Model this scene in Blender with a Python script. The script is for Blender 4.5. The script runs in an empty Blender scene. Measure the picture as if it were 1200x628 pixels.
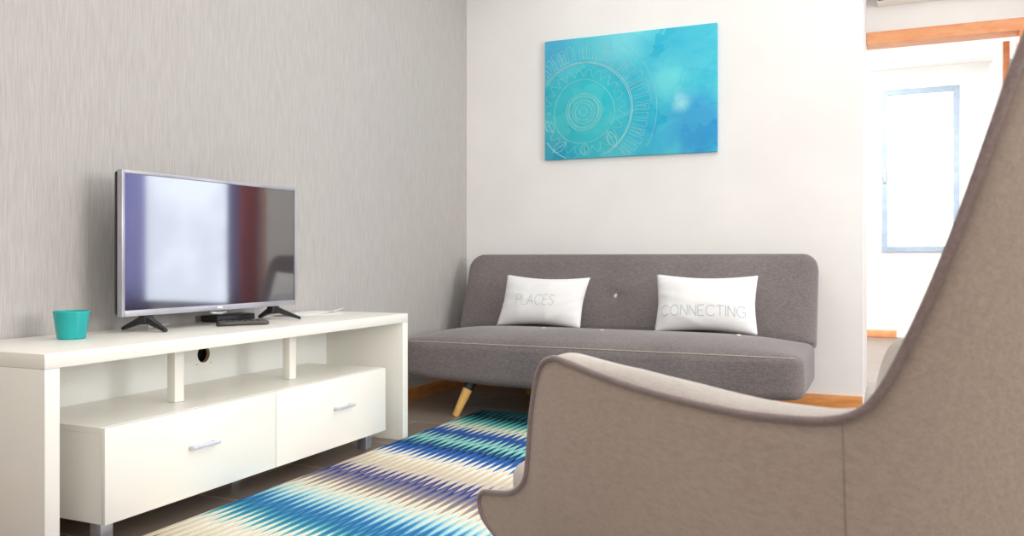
import bpy, bmesh, math, random
from mathutils import Vector, Matrix
random.seed(4)
S = bpy.context.scene
COL = S.collection
PI = math.pi

# ------------------------------------------------------------------ helpers
def link(o):
    COL.objects.link(o); return o

def obj(name, bm, mat, parent=None, smooth=False, label=None):
    bmesh.ops.recalc_face_normals(bm, faces=bm.faces)
    me = bpy.data.meshes.new(name); bm.to_mesh(me); bm.free()
    if smooth:
        for p in me.polygons: p.use_smooth = True
    o = bpy.data.objects.new(name, me); link(o)
    for m in (mat if isinstance(mat, (list, tuple)) else [mat]): me.materials.append(m)
    if parent: o.parent = parent
    if label: o['label'] = label
    return o

def tag(o, label, cat, group=None, kind=None):
    o['label'] = label; o['category'] = cat
    if group: o['group'] = group
    if kind: o['kind'] = kind
    return o

def thing(name, label, cat, loc=(0, 0, 0), rz=0, group=None):
    o = bpy.data.objects.new(name, None); o.empty_display_size = .05; link(o)
    o.location = loc; o.rotation_euler = (0, 0, rz)
    return tag(o, label, cat, group)

def struct(o):
    o['kind'] = 'structure'; return o

def autosmooth(o, ang=35):
    for p in o.data.polygons: p.use_smooth = True
    try: o.data.set_sharp_from_angle(angle=math.radians(ang))
    except Exception: pass
    return o

def box(bm, x0, x1, y0, y1, z0, z1, bev=0, seg=2):
    r = bmesh.ops.create_cube(bm, size=1)
    vs = r['verts']
    for v in vs:
        v.co = Vector(((x0 + x1) / 2 + v.co.x * (x1 - x0), (y0 + y1) / 2 + v.co.y * (y1 - y0), (z0 + z1) / 2 + v.co.z * (z1 - z0)))
    if bev:
        es = set()
        for v in vs:
            for e in v.link_edges: es.add(e)
        bmesh.ops.bevel(bm, geom=list(es), offset=bev, segments=seg, affect='EDGES', profile=.5)

def boxo(name, dims, mat, parent=None, bev=.0015, label=None):
    bm = bmesh.new(); box(bm, *dims, bev=bev)
    return autosmooth(obj(name, bm, mat, parent, label=label), 40)

def tube(bm, pts, rad, n=8, closed=False, cap=True):
    pts = [Vector(p) for p in pts]; N = len(pts)
    rads = rad if isinstance(rad, (list, tuple)) else [rad] * N
    rings = []; prev = None
    for i, p in enumerate(pts):
        if closed: t = pts[(i + 1) % N] - pts[i - 1]
        else: t = pts[min(i + 1, N - 1)] - pts[max(i - 1, 0)]
        t.normalize()
        if prev is None:
            a = Vector((0, 0, 1)) if abs(t.z) < .9 else Vector((1, 0, 0))
            u = t.cross(a).normalized()
        else:
            u = (prev - t * prev.dot(t)).normalized()
        prev = u; w = t.cross(u)
        rings.append([bm.verts.new(p + (u * math.cos(2 * PI * k / n) + w * math.sin(2 * PI * k / n)) * rads[i]) for k in range(n)])
    for i in range(N if closed else N - 1):
        a, b = rings[i], rings[(i + 1) % N]
        for k in range(n):
            bm.faces.new((a[k], a[(k + 1) % n], b[(k + 1) % n], b[k]))
    if cap and not closed:
        bm.faces.new(rings[0][::-1]); bm.faces.new(rings[-1])

def lathe(bm, prof, n=40):
    rings = []
    for r, z in prof:
        rings.append([bm.verts.new((r * math.cos(2 * PI * k / n), r * math.sin(2 * PI * k / n), z)) for k in range(n)])
    for a, b in zip(rings, rings[1:]):
        for k in range(n):
            bm.faces.new((a[k], a[(k + 1) % n], b[(k + 1) % n], b[k]))
    bm.faces.new(rings[0][::-1]); bm.faces.new(rings[-1])

def grid(bm, P):
    V = [[bm.verts.new(p) for p in row] for row in P]
    for i in range(len(V) - 1):
        for j in range(len(V[0]) - 1):
            bm.faces.new((V[i][j], V[i + 1][j], V[i + 1][j + 1], V[i][j + 1]))
    return V

def catmull(pts, sub):
    out = []; n = len(pts)
    for i in range(n - 1):
        p0, p1, p2, p3 = pts[max(i - 1, 0)], pts[i], pts[i + 1], pts[min(i + 2, n - 1)]
        for s in range(sub):
            t = s / sub
            out.append(tuple(.5 * ((2 * b) + (-a + c) * t + (2 * a - 5 * b + 4 * c - d) * t * t + (-a + 3 * b - 3 * c + d) * t ** 3)
                             for a, b, c, d in zip(p0, p1, p2, p3)))
    out.append(tuple(pts[-1])); return out

# ------------------------------------------------------------------ materials
def newmat(name, col, rough=.5, metal=0, spec=.5):
    m = bpy.data.materials.new(name); m.use_nodes = True
    b = m.node_tree.nodes['Principled BSDF']
    b.inputs['Base Color'].default_value = (*col, 1); b.inputs['Roughness'].default_value = rough
    b.inputs['Metallic'].default_value = metal; b.inputs['Specular IOR Level'].default_value = spec
    return m, m.node_tree, b

def srgb(r, g, b):
    f = lambda c: (c / 255 / 12.92) if c / 255 <= .04045 else ((c / 255 + .055) / 1.055) ** 2.4
    return (f(r), f(g), f(b))

def noisy(name, c1, c2, scale=(1, 1, 1), nscale=8, rough=.6, metal=0, bump=0, detail=4, spec=.5, lo=.35, hi=.65, bscale=None):
    m, nt, b = newmat(name, c1, rough, metal, spec)
    N = nt.nodes; L = nt.links
    tc = N.new('ShaderNodeTexCoord'); mp = N.new('ShaderNodeMapping'); mp.inputs['Scale'].default_value = scale
    no = N.new('ShaderNodeTexNoise'); no.inputs['Scale'].default_value = nscale; no.inputs['Detail'].default_value = detail
    cr = N.new('ShaderNodeValToRGB')
    cr.color_ramp.elements[0].position = lo; cr.color_ramp.elements[0].color = (*c1, 1)
    cr.color_ramp.elements[1].position = hi; cr.color_ramp.elements[1].color = (*c2, 1)
    L.new(tc.outputs['Object'], mp.inputs[0]); L.new(mp.outputs[0], no.inputs[0]); L.new(no.outputs['Fac'], cr.inputs[0])
    L.new(cr.outputs[0], b.inputs['Base Color'])
    if bump:
        bp = N.new('ShaderNodeBump'); bp.inputs['Strength'].default_value = bump; bp.inputs['Distance'].default_value = .002
        src = no
        if bscale:
            src = N.new('ShaderNodeTexNoise'); src.inputs['Scale'].default_value = bscale; L.new(tc.outputs['Object'], src.inputs[0])
        L.new(src.outputs['Fac'], bp.inputs['Height']); L.new(bp.outputs[0], b.inputs['Normal'])
    return m

def fabric(name, c1, c2, weave=320, sheen=.3, bump=.5, blotch=3):
    """heathered woven cloth: crossed thread noise over a soft blotch"""
    m, nt, b = newmat(name, c1, .92, 0, .15)
    N = nt.nodes; L = nt.links
    tc = N.new('ShaderNodeTexCoord')
    outs = []
    for sc in ((1, .12, .35), (.12, 1, 1)):
        mp = N.new('ShaderNodeMapping'); mp.inputs['Scale'].default_value = sc
        no = N.new('ShaderNodeTexNoise'); no.inputs['Scale'].default_value = weave; no.inputs['Detail'].default_value = 1
        L.new(tc.outputs['Object'], mp.inputs[0]); L.new(mp.outputs[0], no.inputs[0]); outs.append(no.outputs['Fac'])
    bl = N.new('ShaderNodeTexNoise'); bl.inputs['Scale'].default_value = blotch; bl.inputs['Detail'].default_value = 3
    L.new(tc.outputs['Object'], bl.inputs[0])
    a = N.new('ShaderNodeMath'); a.operation = 'ADD'; L.new(outs[0], a.inputs[0]); L.new(outs[1], a.inputs[1])
    s = N.new('ShaderNodeMath'); s.operation = 'MULTIPLY_ADD'; s.inputs[1].default_value = .6
    L.new(bl.outputs['Fac'], s.inputs[0]); L.new(a.outputs[0], s.inputs[2])
    mr = N.new('ShaderNodeMapRange'); mr.inputs['From Min'].default_value = .9; mr.inputs['From Max'].default_value = 1.7
    L.new(s.outputs[0], mr.inputs[0])
    mx = N.new('ShaderNodeMix'); mx.data_type = 'RGBA'; mx.inputs[6].default_value = (*c1, 1); mx.inputs[7].default_value = (*c2, 1)
    L.new(mr.outputs[0], mx.inputs[0]); L.new(mx.outputs[2], b.inputs['Base Color'])
    bp = N.new('ShaderNodeBump'); bp.inputs['Strength'].default_value = bump; bp.inputs['Distance'].default_value = .0012
    L.new(a.outputs[0], bp.inputs['Height']); L.new(bp.outputs[0], b.inputs['Normal'])
    b.inputs['Sheen Weight'].default_value = sheen; b.inputs['Sheen Roughness'].default_value = .4
    return m

M = {}
M['wall'] = noisy('white_paint', srgb(238, 236, 233), srgb(243, 241, 238), nscale=3, rough=.8, bump=.05, bscale=180)
M['wallpaper'] = noisy('grey_wallpaper', srgb(176, 171, 168), srgb(196, 192, 188), scale=(75, 75, 3.2), nscale=3.6, detail=7, rough=.75, bump=.12, lo=.3, hi=.72)
M['ceil'] = noisy('ceiling_paint', srgb(240, 240, 240), srgb(246, 246, 246), nscale=3, rough=.9)
M['white'] = noisy('white_lacquer', srgb(248, 245, 234), srgb(250, 247, 238), nscale=2, rough=.3)
M['panel'] = noisy('white_back_board', srgb(246, 246, 240), srgb(248, 248, 243), nscale=2, rough=.5)
M['chip'] = noisy('raw_chipboard', srgb(190, 150, 100), srgb(214, 180, 130), nscale=80, rough=.9)
M['dark'] = noisy('black_plastic', srgb(34, 33, 35), srgb(42, 41, 43), nscale=20, rough=.4)
M['remote'] = noisy('dark_grey_plastic', srgb(70, 66, 64), srgb(82, 78, 74), nscale=20, rough=.45)
M['silver'] = noisy('silver_plastic', srgb(176, 176, 184), srgb(190, 190, 198), nscale=10, rough=.32, metal=.5)
M['steel'] = noisy('brushed_steel', srgb(186, 188, 196), srgb(206, 208, 216), scale=(1, 1, 30), nscale=10, rough=.35, metal=.7)
M['lav'] = noisy('pale_metal_handle', srgb(214, 216, 226), srgb(226, 228, 236), nscale=10, rough=.35, metal=.3)
M['teal'] = noisy('teal_ceramic', srgb(12, 160, 160), srgb(30, 178, 176), nscale=6, rough=.25)
M['wood'] = noisy('beech_wood', srgb(214, 160, 84), srgb(232, 186, 112), scale=(14, 14, 1.5), nscale=4, rough=.4, detail=6)
M['oak'] = noisy('orange_oak_trim', srgb(206, 132, 66), srgb(226, 156, 88), scale=(3, 3, 12), nscale=3, rough=.35, detail=6)
M['doorwood'] = noisy('orange_door_wood', srgb(232, 156, 104), srgb(242, 176, 126), scale=(3, 3, 10), nscale=3, rough=.45, detail=5)
M['sofa'] = fabric('grey_sofa_cloth', srgb(104, 97, 97), srgb(142, 134, 133), weave=420, bump=.5)
M['sofaseam'] = noisy('beige_seam_thread', srgb(170, 160, 148), srgb(186, 176, 164), nscale=200, rough=.9)
M['chair'] = fabric('taupe_chair_cloth', srgb(172, 154, 141), srgb(187, 170, 157), weave=520, sheen=.35, bump=.25, blotch=3)
M['chairin'] = fabric('light_taupe_cloth', srgb(196, 186, 178), srgb(212, 203, 196), weave=420, sheen=.35, bump=.2, blotch=5)
M['piping'] = fabric('taupe_piping_cloth', srgb(132, 115, 112), srgb(156, 139, 136), weave=420, sheen=.5, bump=.2)
M['cushion'] = noisy('white_cotton', srgb(240, 240, 240), srgb(248, 248, 248), nscale=5, rough=.9, bump=.15, bscale=300, spec=.1)
M['letter'] = noisy('pale_green_grey_ink', srgb(172, 190, 186), srgb(186, 202, 198), nscale=60, rough=.9)
M['letter2'] = noisy('pale_blue_grey_ink', srgb(160, 178, 188), srgb(176, 192, 202), nscale=60, rough=.9)
M['button'] = noisy('pearl_button', srgb(226, 216, 204), srgb(240, 232, 222), nscale=30, rough=.3)
M['paper'] = noisy('white_paper', srgb(244, 242, 238), srgb(250, 248, 245), nscale=8, rough=.8)
M['canvas_edge'] = noisy('blue_canvas_edge', srgb(40, 120, 150), srgb(60, 150, 176), nscale=9, rough=.8)
M['paintline'] = noisy('pale_paint_line', srgb(134, 204, 210), srgb(160, 214, 212), nscale=30, rough=.7)
M['cable'] = noisy('white_cable', srgb(214, 214, 210), srgb(222, 222, 218), nscale=10, rough=.5)
M['winframe'] = noisy('pale_window_frame', srgb(140, 158, 176), srgb(156, 172, 188), nscale=10, rough=.5)
M['curtain'] = noisy('lilac_curtain', srgb(196, 194, 226), srgb(214, 212, 240), scale=(30, 30, 1), nscale=2, rough=.9)
M['rose'] = noisy('rose_curtain', srgb(236, 172, 172), srgb(244, 190, 188), scale=(30, 30, 1), nscale=2, rough=.9)

for k_ in ('curtain', 'rose'):      # thin cloth lets the window through
    nt_ = M[k_].node_tree; pb = nt_.nodes['Principled BSDF']; tr = nt_.nodes.new('ShaderNodeBsdfTranslucent'); ms = nt_.nodes.new('ShaderNodeMixShader')
    ms.inputs[0].default_value = .8
    src = pb.inputs['Base Color'].links[0].from_socket
    nt_.links.new(src, tr.inputs[0]); nt_.links.new(pb.outputs[0], ms.inputs[1]); nt_.links.new(tr.outputs[0], ms.inputs[2])
    nt_.links.new(ms.outputs[0], nt_.nodes['Material Output'].inputs[0])

def emit(name, col, st):
    m = bpy.data.materials.new(name); m.use_nodes = True; nt = m.node_tree
    nt.nodes.remove(nt.nodes['Principled BSDF']); e = nt.nodes.new('ShaderNodeEmission')
    no = nt.nodes.new('ShaderNodeTexNoise'); no.inputs['Scale'].default_value = 1.6; no.inputs['Detail'].default_value = 3
    tc = nt.nodes.new('ShaderNodeTexCoord'); nt.links.new(tc.outputs['Object'], no.inputs[0])
    cr = nt.nodes.new('ShaderNodeValToRGB'); cr.color_ramp.elements[0].color = (*[c * .8 for c in col], 1); cr.color_ramp.elements[1].color = (*col, 1)
    cr.color_ramp.elements[0].position = .4; cr.color_ramp.elements[1].position = .6
    nt.links.new(no.outputs['Fac'], cr.inputs[0]); nt.links.new(cr.outputs[0], e.inputs[0])
    e.inputs[1].default_value = st; nt.links.new(e.outputs[0], nt.nodes['Material Output'].inputs[0]); return m
M['daylight'] = emit('daylight_glass', (.80, .87, 1), 5.0)
M['farlight'] = emit('far_daylight_glass', (1, 1, 1), 2)

# TV glass
m, nt, b = newmat('tv_glass', srgb(44, 40, 46), .09, .0, 1.0)
b.inputs['IOR'].default_value = 1.95
no = nt.nodes.new('ShaderNodeTexNoise'); no.inputs['Scale'].default_value = 2
mr = nt.nodes.new('ShaderNodeMapRange'); mr.inputs['To Min'].default_value = .045; mr.inputs['To Max'].default_value = .06
nt.links.new(no.outputs['Fac'], mr.inputs[0]); nt.links.new(mr.outputs[0], b.inputs['Roughness'])
M['screen'] = m

# floor: large brown-grey tiles with wood streaks
m, nt, b = newmat('brown_tile', srgb(110, 98, 90), .35)
N, L = nt.nodes, nt.links
tc = N.new('ShaderNodeTexCoord'); br = N.new('ShaderNodeTexBrick')
mp = N.new('ShaderNodeMapping'); mp.inputs['Rotation'].default_value = (0, 0, 0); mp.inputs['Location'].default_value = (.22, .17, 0)
L.new(tc.outputs['Object'], mp.inputs[0]); L.new(mp.outputs[0], br.inputs['Vector'])
br.inputs['Scale'].default_value = 1; br.inputs['Brick Width'].default_value = .9; br.inputs['Row Height'].default_value = .45
br.inputs['Mortar Size'].default_value = .004; br.inputs['Color1'].default_value = (*srgb(112, 99, 90), 1); br.inputs['Color2'].default_value = (*srgb(124, 112, 102), 1)
br.inputs['Mortar'].default_value = (*srgb(170, 156, 128), 1); br.offset = .5
mp2 = N.new('ShaderNodeMapping'); mp2.inputs['Scale'].default_value = (1.2, 14, 1)
no = N.new('ShaderNodeTexNoise'); no.inputs['Scale'].default_value = 3; no.inputs['Detail'].default_value = 5
L.new(tc.outputs['Object'], mp2.inputs[0]); L.new(mp2.outputs[0], no.inputs[0])
mx = N.new('ShaderNodeMix'); mx.data_type = 'RGBA'; mx.blend_type = 'MULTIPLY'; mx.inputs[0].default_value = .35
L.new(br.outputs['Color'], mx.inputs[6]); L.new(no.outputs['Color'], mx.inputs[7])
hs = N.new('ShaderNodeHueSaturation'); hs.inputs['Saturation'].default_value = 1; hs.inputs['Value'].default_value = 1.35
bw = N.new('ShaderNodeRGBToBW'); L.new(no.outputs['Color'], bw.inputs[0]); L.new(bw.outputs[0], mx.inputs[7])
L.new(mx.outputs[2], hs.inputs['Color']); L.new(hs.outputs[0], b.inputs['Base Color'])
M['floor'] = m

# rug: flame-stitch bands
m, nt, b = newmat('flame_stitch_wool', (.5, .5, .5), .95, 0, .1)
N, L = nt.nodes, nt.links
tc = N.new('ShaderNodeTexCoord'); sp = N.new('ShaderNodeSeparateXYZ'); L.new(tc.outputs['Object'], sp.inputs[0])
def mth(op, a=None, c=None, d=None):
    n = N.new('ShaderNodeMath'); n.operation = op
    for i, v in enumerate((a, c, d)):
        if v is None: continue
        if isinstance(v, (int, float)): n.inputs[i].default_value = v
        else: L.new(v, n.inputs[i])
    return n.outputs[0]
# object origin = rug's front left corner; b runs along the length
X_, Y_ = sp.outputs[0], sp.outputs[1]
xs_ = mth('ADD', X_, mth('MULTIPLY', Y_, .0))
tri = mth('PINGPONG', mth('MULTIPLY', xs_, 1 / .0165), 1.0)
tri = mth('SUBTRACT', tri, .5)
cell = mth('FLOOR', mth('MULTIPLY', xs_, 1 / .033))
wn = N.new('ShaderNodeTexWhiteNoise'); wn.noise_dimensions = '1D'; L.new(cell, wn.inputs['W'])
jit = mth('MULTIPLY', mth('SUBTRACT', wn.outputs['Value'], .5), .035)
no = N.new('ShaderNodeTexNoise'); no.inputs['Scale'].default_value = 240; L.new(tc.outputs['Object'], no.inputs[0])
fz = mth('MULTIPLY', mth('SUBTRACT', no.outputs['Fac'], .5), .05)
bb = mth('ADD', Y_, mth('MULTIPLY', X_, .18))
bb = mth('ADD', bb, mth('MULTIPLY', tri, .13)); bb = mth('ADD', bb, jit); bb = mth('ADD', bb, fz)
Y0, LEN = 1.45, 2.32
cr = N.new('ShaderNodeValToRGB'); cr.color_ramp.interpolation = 'CONSTANT'
cream, ecru, white = srgb(238, 230, 208), srgb(222, 208, 184), srgb(246, 243, 228)
bands = [(1.45, srgb(70, 80, 140)), (1.56, srgb(140, 130, 140)), (1.66, ecru), (1.75, cream), (1.86, white), (1.93, srgb(120, 196, 196)),
         (1.97, srgb(70, 154, 180)), (2.02, srgb(52, 116, 172)), (2.12, srgb(84, 156, 200)), (2.17, srgb(168, 214, 222)), (2.23, srgb(214, 232, 222)), (2.28, cream),
         (2.35, srgb(176, 158, 144)), (2.40, srgb(132, 130, 146)), (2.46, srgb(100, 104, 146)), (2.51, srgb(56, 62, 124)), (2.56, srgb(206, 196, 190)), (2.62, ecru), (2.72, cream), (2.79, white),
         (2.85, srgb(66, 120, 190)), (2.91, srgb(48, 92, 164)), (3.00, srgb(20, 34, 62)), (3.05, srgb(120, 198, 196)), (3.11, srgb(164, 220, 208)), (3.17, srgb(24, 52, 104)),
         (3.20, srgb(50, 94, 166)), (3.33, srgb(226, 226, 196)), (3.43, srgb(130, 190, 176)), (3.50, srgb(48, 140, 140)), (3.58, srgb(22, 38, 52)), (3.70, srgb(36, 110, 120))]
nb = mth('DIVIDE', bb, 2.6)
el = cr.color_ramp.elements
for i, (yy, c) in enumerate(bands):
    p = (yy - Y0) / 2.6
    e = el[0] if i == 0 else (el[1] if i == 1 else el.new(p))
    e.position = p; e.color = (*c, 1)
L.new(nb, cr.inputs[0])
L.new(cr.outputs[0], b.inputs['Base Color'])
bp = N.new('ShaderNodeBump'); bp.inputs['Strength'].default_value = .6; bp.inputs['Distance'].default_value = .004
L.new(mth('ADD', no.outputs['Fac'], mth('MULTIPLY', tri, .8)), bp.inputs['Height']); L.new(bp.outputs[0], b.inputs['Normal'])
M['rug'] = m

# painting
m, nt, b = newmat('turquoise_wash', (.1, .6, .7), .6, 0, .3)
N, L = nt.nodes, nt.links
tc = N.new('ShaderNodeTexCoord'); sp = N.new('ShaderNodeSeparateXYZ'); L.new(tc.outputs['Object'], sp.inputs[0])
U, V = sp.outputs[0], sp.outputs[2]     # metres from the canvas' lower left corner
def rgbmix(f, a, c):
    n = N.new('ShaderNodeMix'); n.data_type = 'RGBA'
    L.new(f, n.inputs[0])
    for i, v in ((6, a), (7, c)):
        if isinstance(v, tuple): n.inputs[i].default_value = (*v, 1)
        else: L.new(v, n.inputs[i])
    return n.outputs[2]
n1 = N.new('ShaderNodeTexNoise'); n1.inputs['Scale'].default_value = 4; n1.inputs['Detail'].default_value = 6; n1.inputs['Distortion'].default_value = .6
L.new(tc.outputs['Object'], n1.inputs[0])
n2 = N.new('ShaderNodeTexNoise'); n2.inputs['Scale'].default_value = 11; n2.inputs['Detail'].default_value = 5; n2.inputs['Distortion'].default_value = 1
L.new(tc.outputs['Object'], n2.inputs[0])
def blob(cx, cz, r0, r1, wob=.12):
    dx = mth('SUBTRACT', U, cx); dz = mth('SUBTRACT', V, cz)
    d = mth('SQRT', mth('ADD', mth('MULTIPLY', dx, dx), mth('MULTIPLY', dz, dz)))
    d = mth('ADD', d, mth('MULTIPLY', mth('SUBTRACT', n2.outputs['Fac'], .5), wob))
    r = N.new('ShaderNodeMapRange'); r.inputs['From Min'].default_value = r1; r.inputs['From Max'].default_value = r0
    r.interpolation_type = 'SMOOTHSTEP'
    L.new(d, r.inputs[0]); return r.outputs[0]
mr = N.new('ShaderNodeMapRange'); mr.inputs['From Min'].default_value = .35; mr.inputs['From Max'].default_value = .65; L.new(n1.outputs['Fac'], mr.inputs[0])
c = rgbmix(mr.outputs[0], srgb(30, 176, 206), srgb(82, 206, 218))
def sc(f, k): return mth('MULTIPLY', f, k)
c = rgbmix(sc(blob(.02, .62, .05, .26), .7), c, srgb(84, 178, 222))
c = rgbmix(sc(blob(.44, .64, .02, .24), .75), c, srgb(132, 218, 228))
c = rgbmix(sc(blob(.80, .58, .10, .30), .6), c, srgb(28, 168, 200))
c = rgbmix(sc(blob(.72, .40, .02, .16), .7), c, srgb(120, 224, 222))
c = rgbmix(sc(blob(.88, .14, .08, .24), .95), c, srgb(8, 128, 206))
c = rgbmix(sc(blob(.66, .08, .02, .18), .6), c, srgb(40, 164, 216))
c = rgbmix(sc(blob(.79, .27, .0, .075, .07), .75), c, srgb(176, 236, 236))
c = rgbmix(sc(blob(.22, .28, .15, .30), .6), c, srgb(52, 206, 208))
c = rgbmix(sc(blob(.40, .10, .02, .10, .05), .6), c, srgb(12, 178, 186))
c = rgbmix(sc(blob(.02, .04, .04, .18), .6), c, srgb(40, 156, 200))
vo = N.new('ShaderNodeTexVoronoi'); vo.inputs['Scale'].default_value = 6; vo.inputs['Randomness'].default_value = 1
mpv = N.new('ShaderNodeMapping'); mpv.inputs['Rotation'].default_value = (0, .5, 0); mpv.inputs['Scale'].default_value = (1, 1, 1.8)
av = N.new('ShaderNodeMix'); av.data_type = 'RGBA'; av.inputs[0].default_value = .12
L.new(tc.outputs['Object'], av.inputs[6]); L.new(n2.outputs['Color'], av.inputs[7]); L.new(av.outputs[2], mpv.inputs[0]); L.new(mpv.outputs[0], vo.inputs['Vector'])
sv = N.new('ShaderNodeSeparateColor'); L.new(vo.outputs['Color'], sv.inputs[0])
c = rgbmix(sc(sv.outputs[0], .35), c, srgb(120, 222, 226)); c = rgbmix(sc(sv.outputs[1], .25), c, srgb(20, 160, 200))
L.new(c, b.inputs['Base Color'])
bp = N.new('ShaderNodeBump'); bp.inputs['Strength'].default_value = .3; bp.inputs['Distance'].default_value = .002
L.new(n2.outputs['Fac'], bp.inputs['Height']); L.new(bp.outputs[0], b.inputs['Normal'])
M['art'] = m

# ------------------------------------------------------------------ room shell
XL, YB, XR, YN, ZC = -2.325, 4.558, 3.7, -2.2, 2.6      # grey wall, sofa wall, right wall, near wall, ceiling
YD, XE = 5.40, -.113                                    # door wall, end of the sofa wall
YF = 9.0                                                # far room's end wall

def room(name, dims, mat): 
    o = boxo(name, dims, mat, bev=0); return struct(o)
room('floor', (XL - .12, XR + .12, YN - .12, YF + .12, -.12, 0), M['floor'])
room('ceiling', (XL - .12, XR + .12, YN - .12, YF + .12, ZC, ZC + .12), M['ceil'])
room('wall_left', (XL - .12, XL, YN - .12, YB + .0, 0, ZC), M['wallpaper'])
room('wall_back', (XL - .12, XE, YB, YD + .12, 0, ZC), M['wall'])
room('wall_near', (XL, XR, YN - .12, YN, 0, ZC), M['wall'])
room('wall_right', (XR, XR + .12, YN - .12, YD + .12, 0, ZC), M['wall'])
# door wall: pieces over the doorway, right of it, and round the garden window
DX0, DX1, DZ = XE, .70, 2.05
WX0, WX1, WZ0, WZ1 = .86, 2.75, .33, 2.3
def wallpiece(dims_list, name, mat):
    bm = bmesh.new()
    for d in dims_list: box(bm, *d)
    return struct(obj(name, bm, mat))
wallpiece([(DX0, DX1, YD, YD + .12, DZ, ZC), (DX1, WX0, YD, YD + .12, 0, ZC), (WX0, WX1, YD, YD + .12, 0, WZ0), (WX0, WX1, YD, YD + .12, WZ1, ZC),
           (WX1, XR, YD, YD + .12, 0, ZC)], 'wall_door', M['wall'])
# far room
wallpiece([(-1.6, -.05, YF, YF + .12, 0, ZC), (-.05, .62, YF, YF + .12, 0, .83), (-.05, .62, YF, YF + .12, 2.40, ZC), (.62, 1.6, YF, YF + .12, 0, ZC)], 'wall_far', M['wall'])
room('wall_far_right', (1.30, 1.42, YD + .12, YF, 0, ZC), M['wall'])
room('wall_far_left', (-1.1, -.98, YD + .12, YF, 0, ZC), M['wall'])

def baseboard(name, dims, mat=None):
    return struct(boxo(name, dims, mat or M['oak'], bev=.003))
baseboard('baseboard_left', (XL, XL + .014, YN, YB, 0, .075))
baseboard('baseboard_back', (XL + .014, XE, YB - .014, YB, 0, .075))
baseboard('baseboard_far', (-.9, .08, YF - .016, YF, 0, .07), M['doorwood'])

# doorway frame
def frame(name, x0, x1, z1, y, w=.07):
    bm = bmesh.new()
    box(bm, x0, x1, y - .015, y + .135, z1, z1 + w, bev=.002)
    box(bm, x1 - w * .5, x1 + w * .5, y - .015, y + .135, 0, z1, bev=.002)
    return struct(obj(name, bm, M['doorwood']))
frame('door_1', XE + .002, .70, 2.02, YD)
trim = boxo('trim_1', (1.27, 1.30, 6.6, 6.68, 0, 2.05), M['doorwood']); struct(trim)

# open door leaf
dl = thing('open_door', 'white door leaf with orange wood edge, standing open in the bright doorway', 'door', (.637, YD + .14, 0), 0)
boxo('door_panel', (-.034, -.004, .0, .74, .012, 2.0), M['wall'], dl)
boxo('edge_strip', (-.036, -.002, -.004, .0, .012, 2.0), M['doorwood'], dl, bev=.0005, label='orange wood edge of the leaf')
bm = bmesh.new(); box(bm, -.003, .014, -.010, -.004, 1.80, 1.89, bev=.001); tube(bm, [(.0, -.014, 1.795), (.0, -.014, 1.895)], .006, 10)
obj('hinge', bm, M['steel'], dl)

# far window: frame + glass
bm = bmesh.new()
fw = .05
x0, x1, z0, z1 = -.05, .62, .83, 2.40
for d in ((x0, x0 + fw, z0, z1), (x1 - fw, x1, z0, z1), (x0 + fw, x1 - fw, z0, z0 + fw), (x0 + fw, x1 - fw, z1 - fw, z1)):
    box(bm, d[0], d[1], YF - .02, YF + .05, d[2], d[3], bev=.002)
wf = struct(obj('window_1', bm, M['winframe']))
struct(boxo('window_glass', (x0 + fw, x1 - fw, YF + .02, YF + .03, z0 + fw, z1 - fw), M['farlight'], wf, bev=0))
boxo('window_handle', (x0 + .015, x0 + .035, YF - .04, YF - .02, 1.50, 1.62), M['steel'], wf)

# garden window of the sitting room
bm = bmesh.new()
for d in ((WX0, WX0 + fw, WZ0, WZ1), (WX1 - fw, WX1, WZ0, WZ1), (WX0 + fw, WX1 - fw, WZ0, WZ0 + fw), (WX0 + fw, WX1 - fw, WZ1 - fw, WZ1)):
    box(bm, d[0], d[1], YD - .01, YD + .08, d[2], d[3], bev=.002)
w2 = struct(obj('window_2', bm, M['winframe']))
bm = bmesh.new(); box(bm, WX0 + fw, WX1 - fw, YD + .04, YD + .05, WZ0 + fw, WZ1 - fw)
struct(obj('window_glass', bm, M['daylight'], w2))
def curtain(x0, x1, mat, label):
    n = 60; rows = []
    for k in range(2):
        rows.append([(x0 + (x1 - x0) * i / n, YD - .07 + .022 * math.sin(i * .9), .02 + k * 2.35) for i in range(n + 1)])
    bm = bmesh.new(); grid(bm, rows)
    o = obj('curtain', bm, mat, smooth=True)
    sm = o.modifiers.new('s', 'SOLIDIFY'); sm.thickness = .004
    return tag(o, label, 'curtain')
curtain(.78, .95, M['rose'], 'rose curtain by the bright window, seen only as a reflection in the television')
curtain(.955, 1.09, M['curtain'], 'narrow lilac curtain beside the rose one, reflected in the television')
curtain(2.14, 3.20, M['curtain'], 'wide lilac curtain reflected along the left edge of the television screen')

# wall unit over the doorway
wu = thing('air_conditioner', 'white wall unit above the orange door frame, cut off by the top of the photo', 'air conditioner', (0, 0, 0))
boxo('casing', (-.055, .755, YD - .12, YD - .001, 2.235, 2.52), M['white'], wu, bev=.006)
boxo('gap_shadow', (-.05, .75, YD - .124, YD - .120, 2.240, 2.248), M['remote'], wu, bev=.0005, label='thin grey strip painted as the gap shadow along the lower edge')  # dark strip painted in for the shadow of the gap

# ------------------------------------------------------------------ television stand
ts = thing('television_stand', 'long white media stand with two drawers and an open shelf, against the grey wall', 'tv stand', (0, 0, 0))
SF, SB, SY0, SY1, SH = -1.857, -2.315, 1.404, 3.092, .53   # front, back, ends, height
boxo('top_board', (SB, SF, SY0, SY1, SH - .037, SH), M['white'], ts)
boxo('side_panel', (SB, SF, SY0, SY0 + .041, 0, SH - .0375), M['white'], ts)
boxo('side_panel', (SB, SF, SY1 - .041, SY1, 0, SH - .0375), M['white'], ts)
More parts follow.
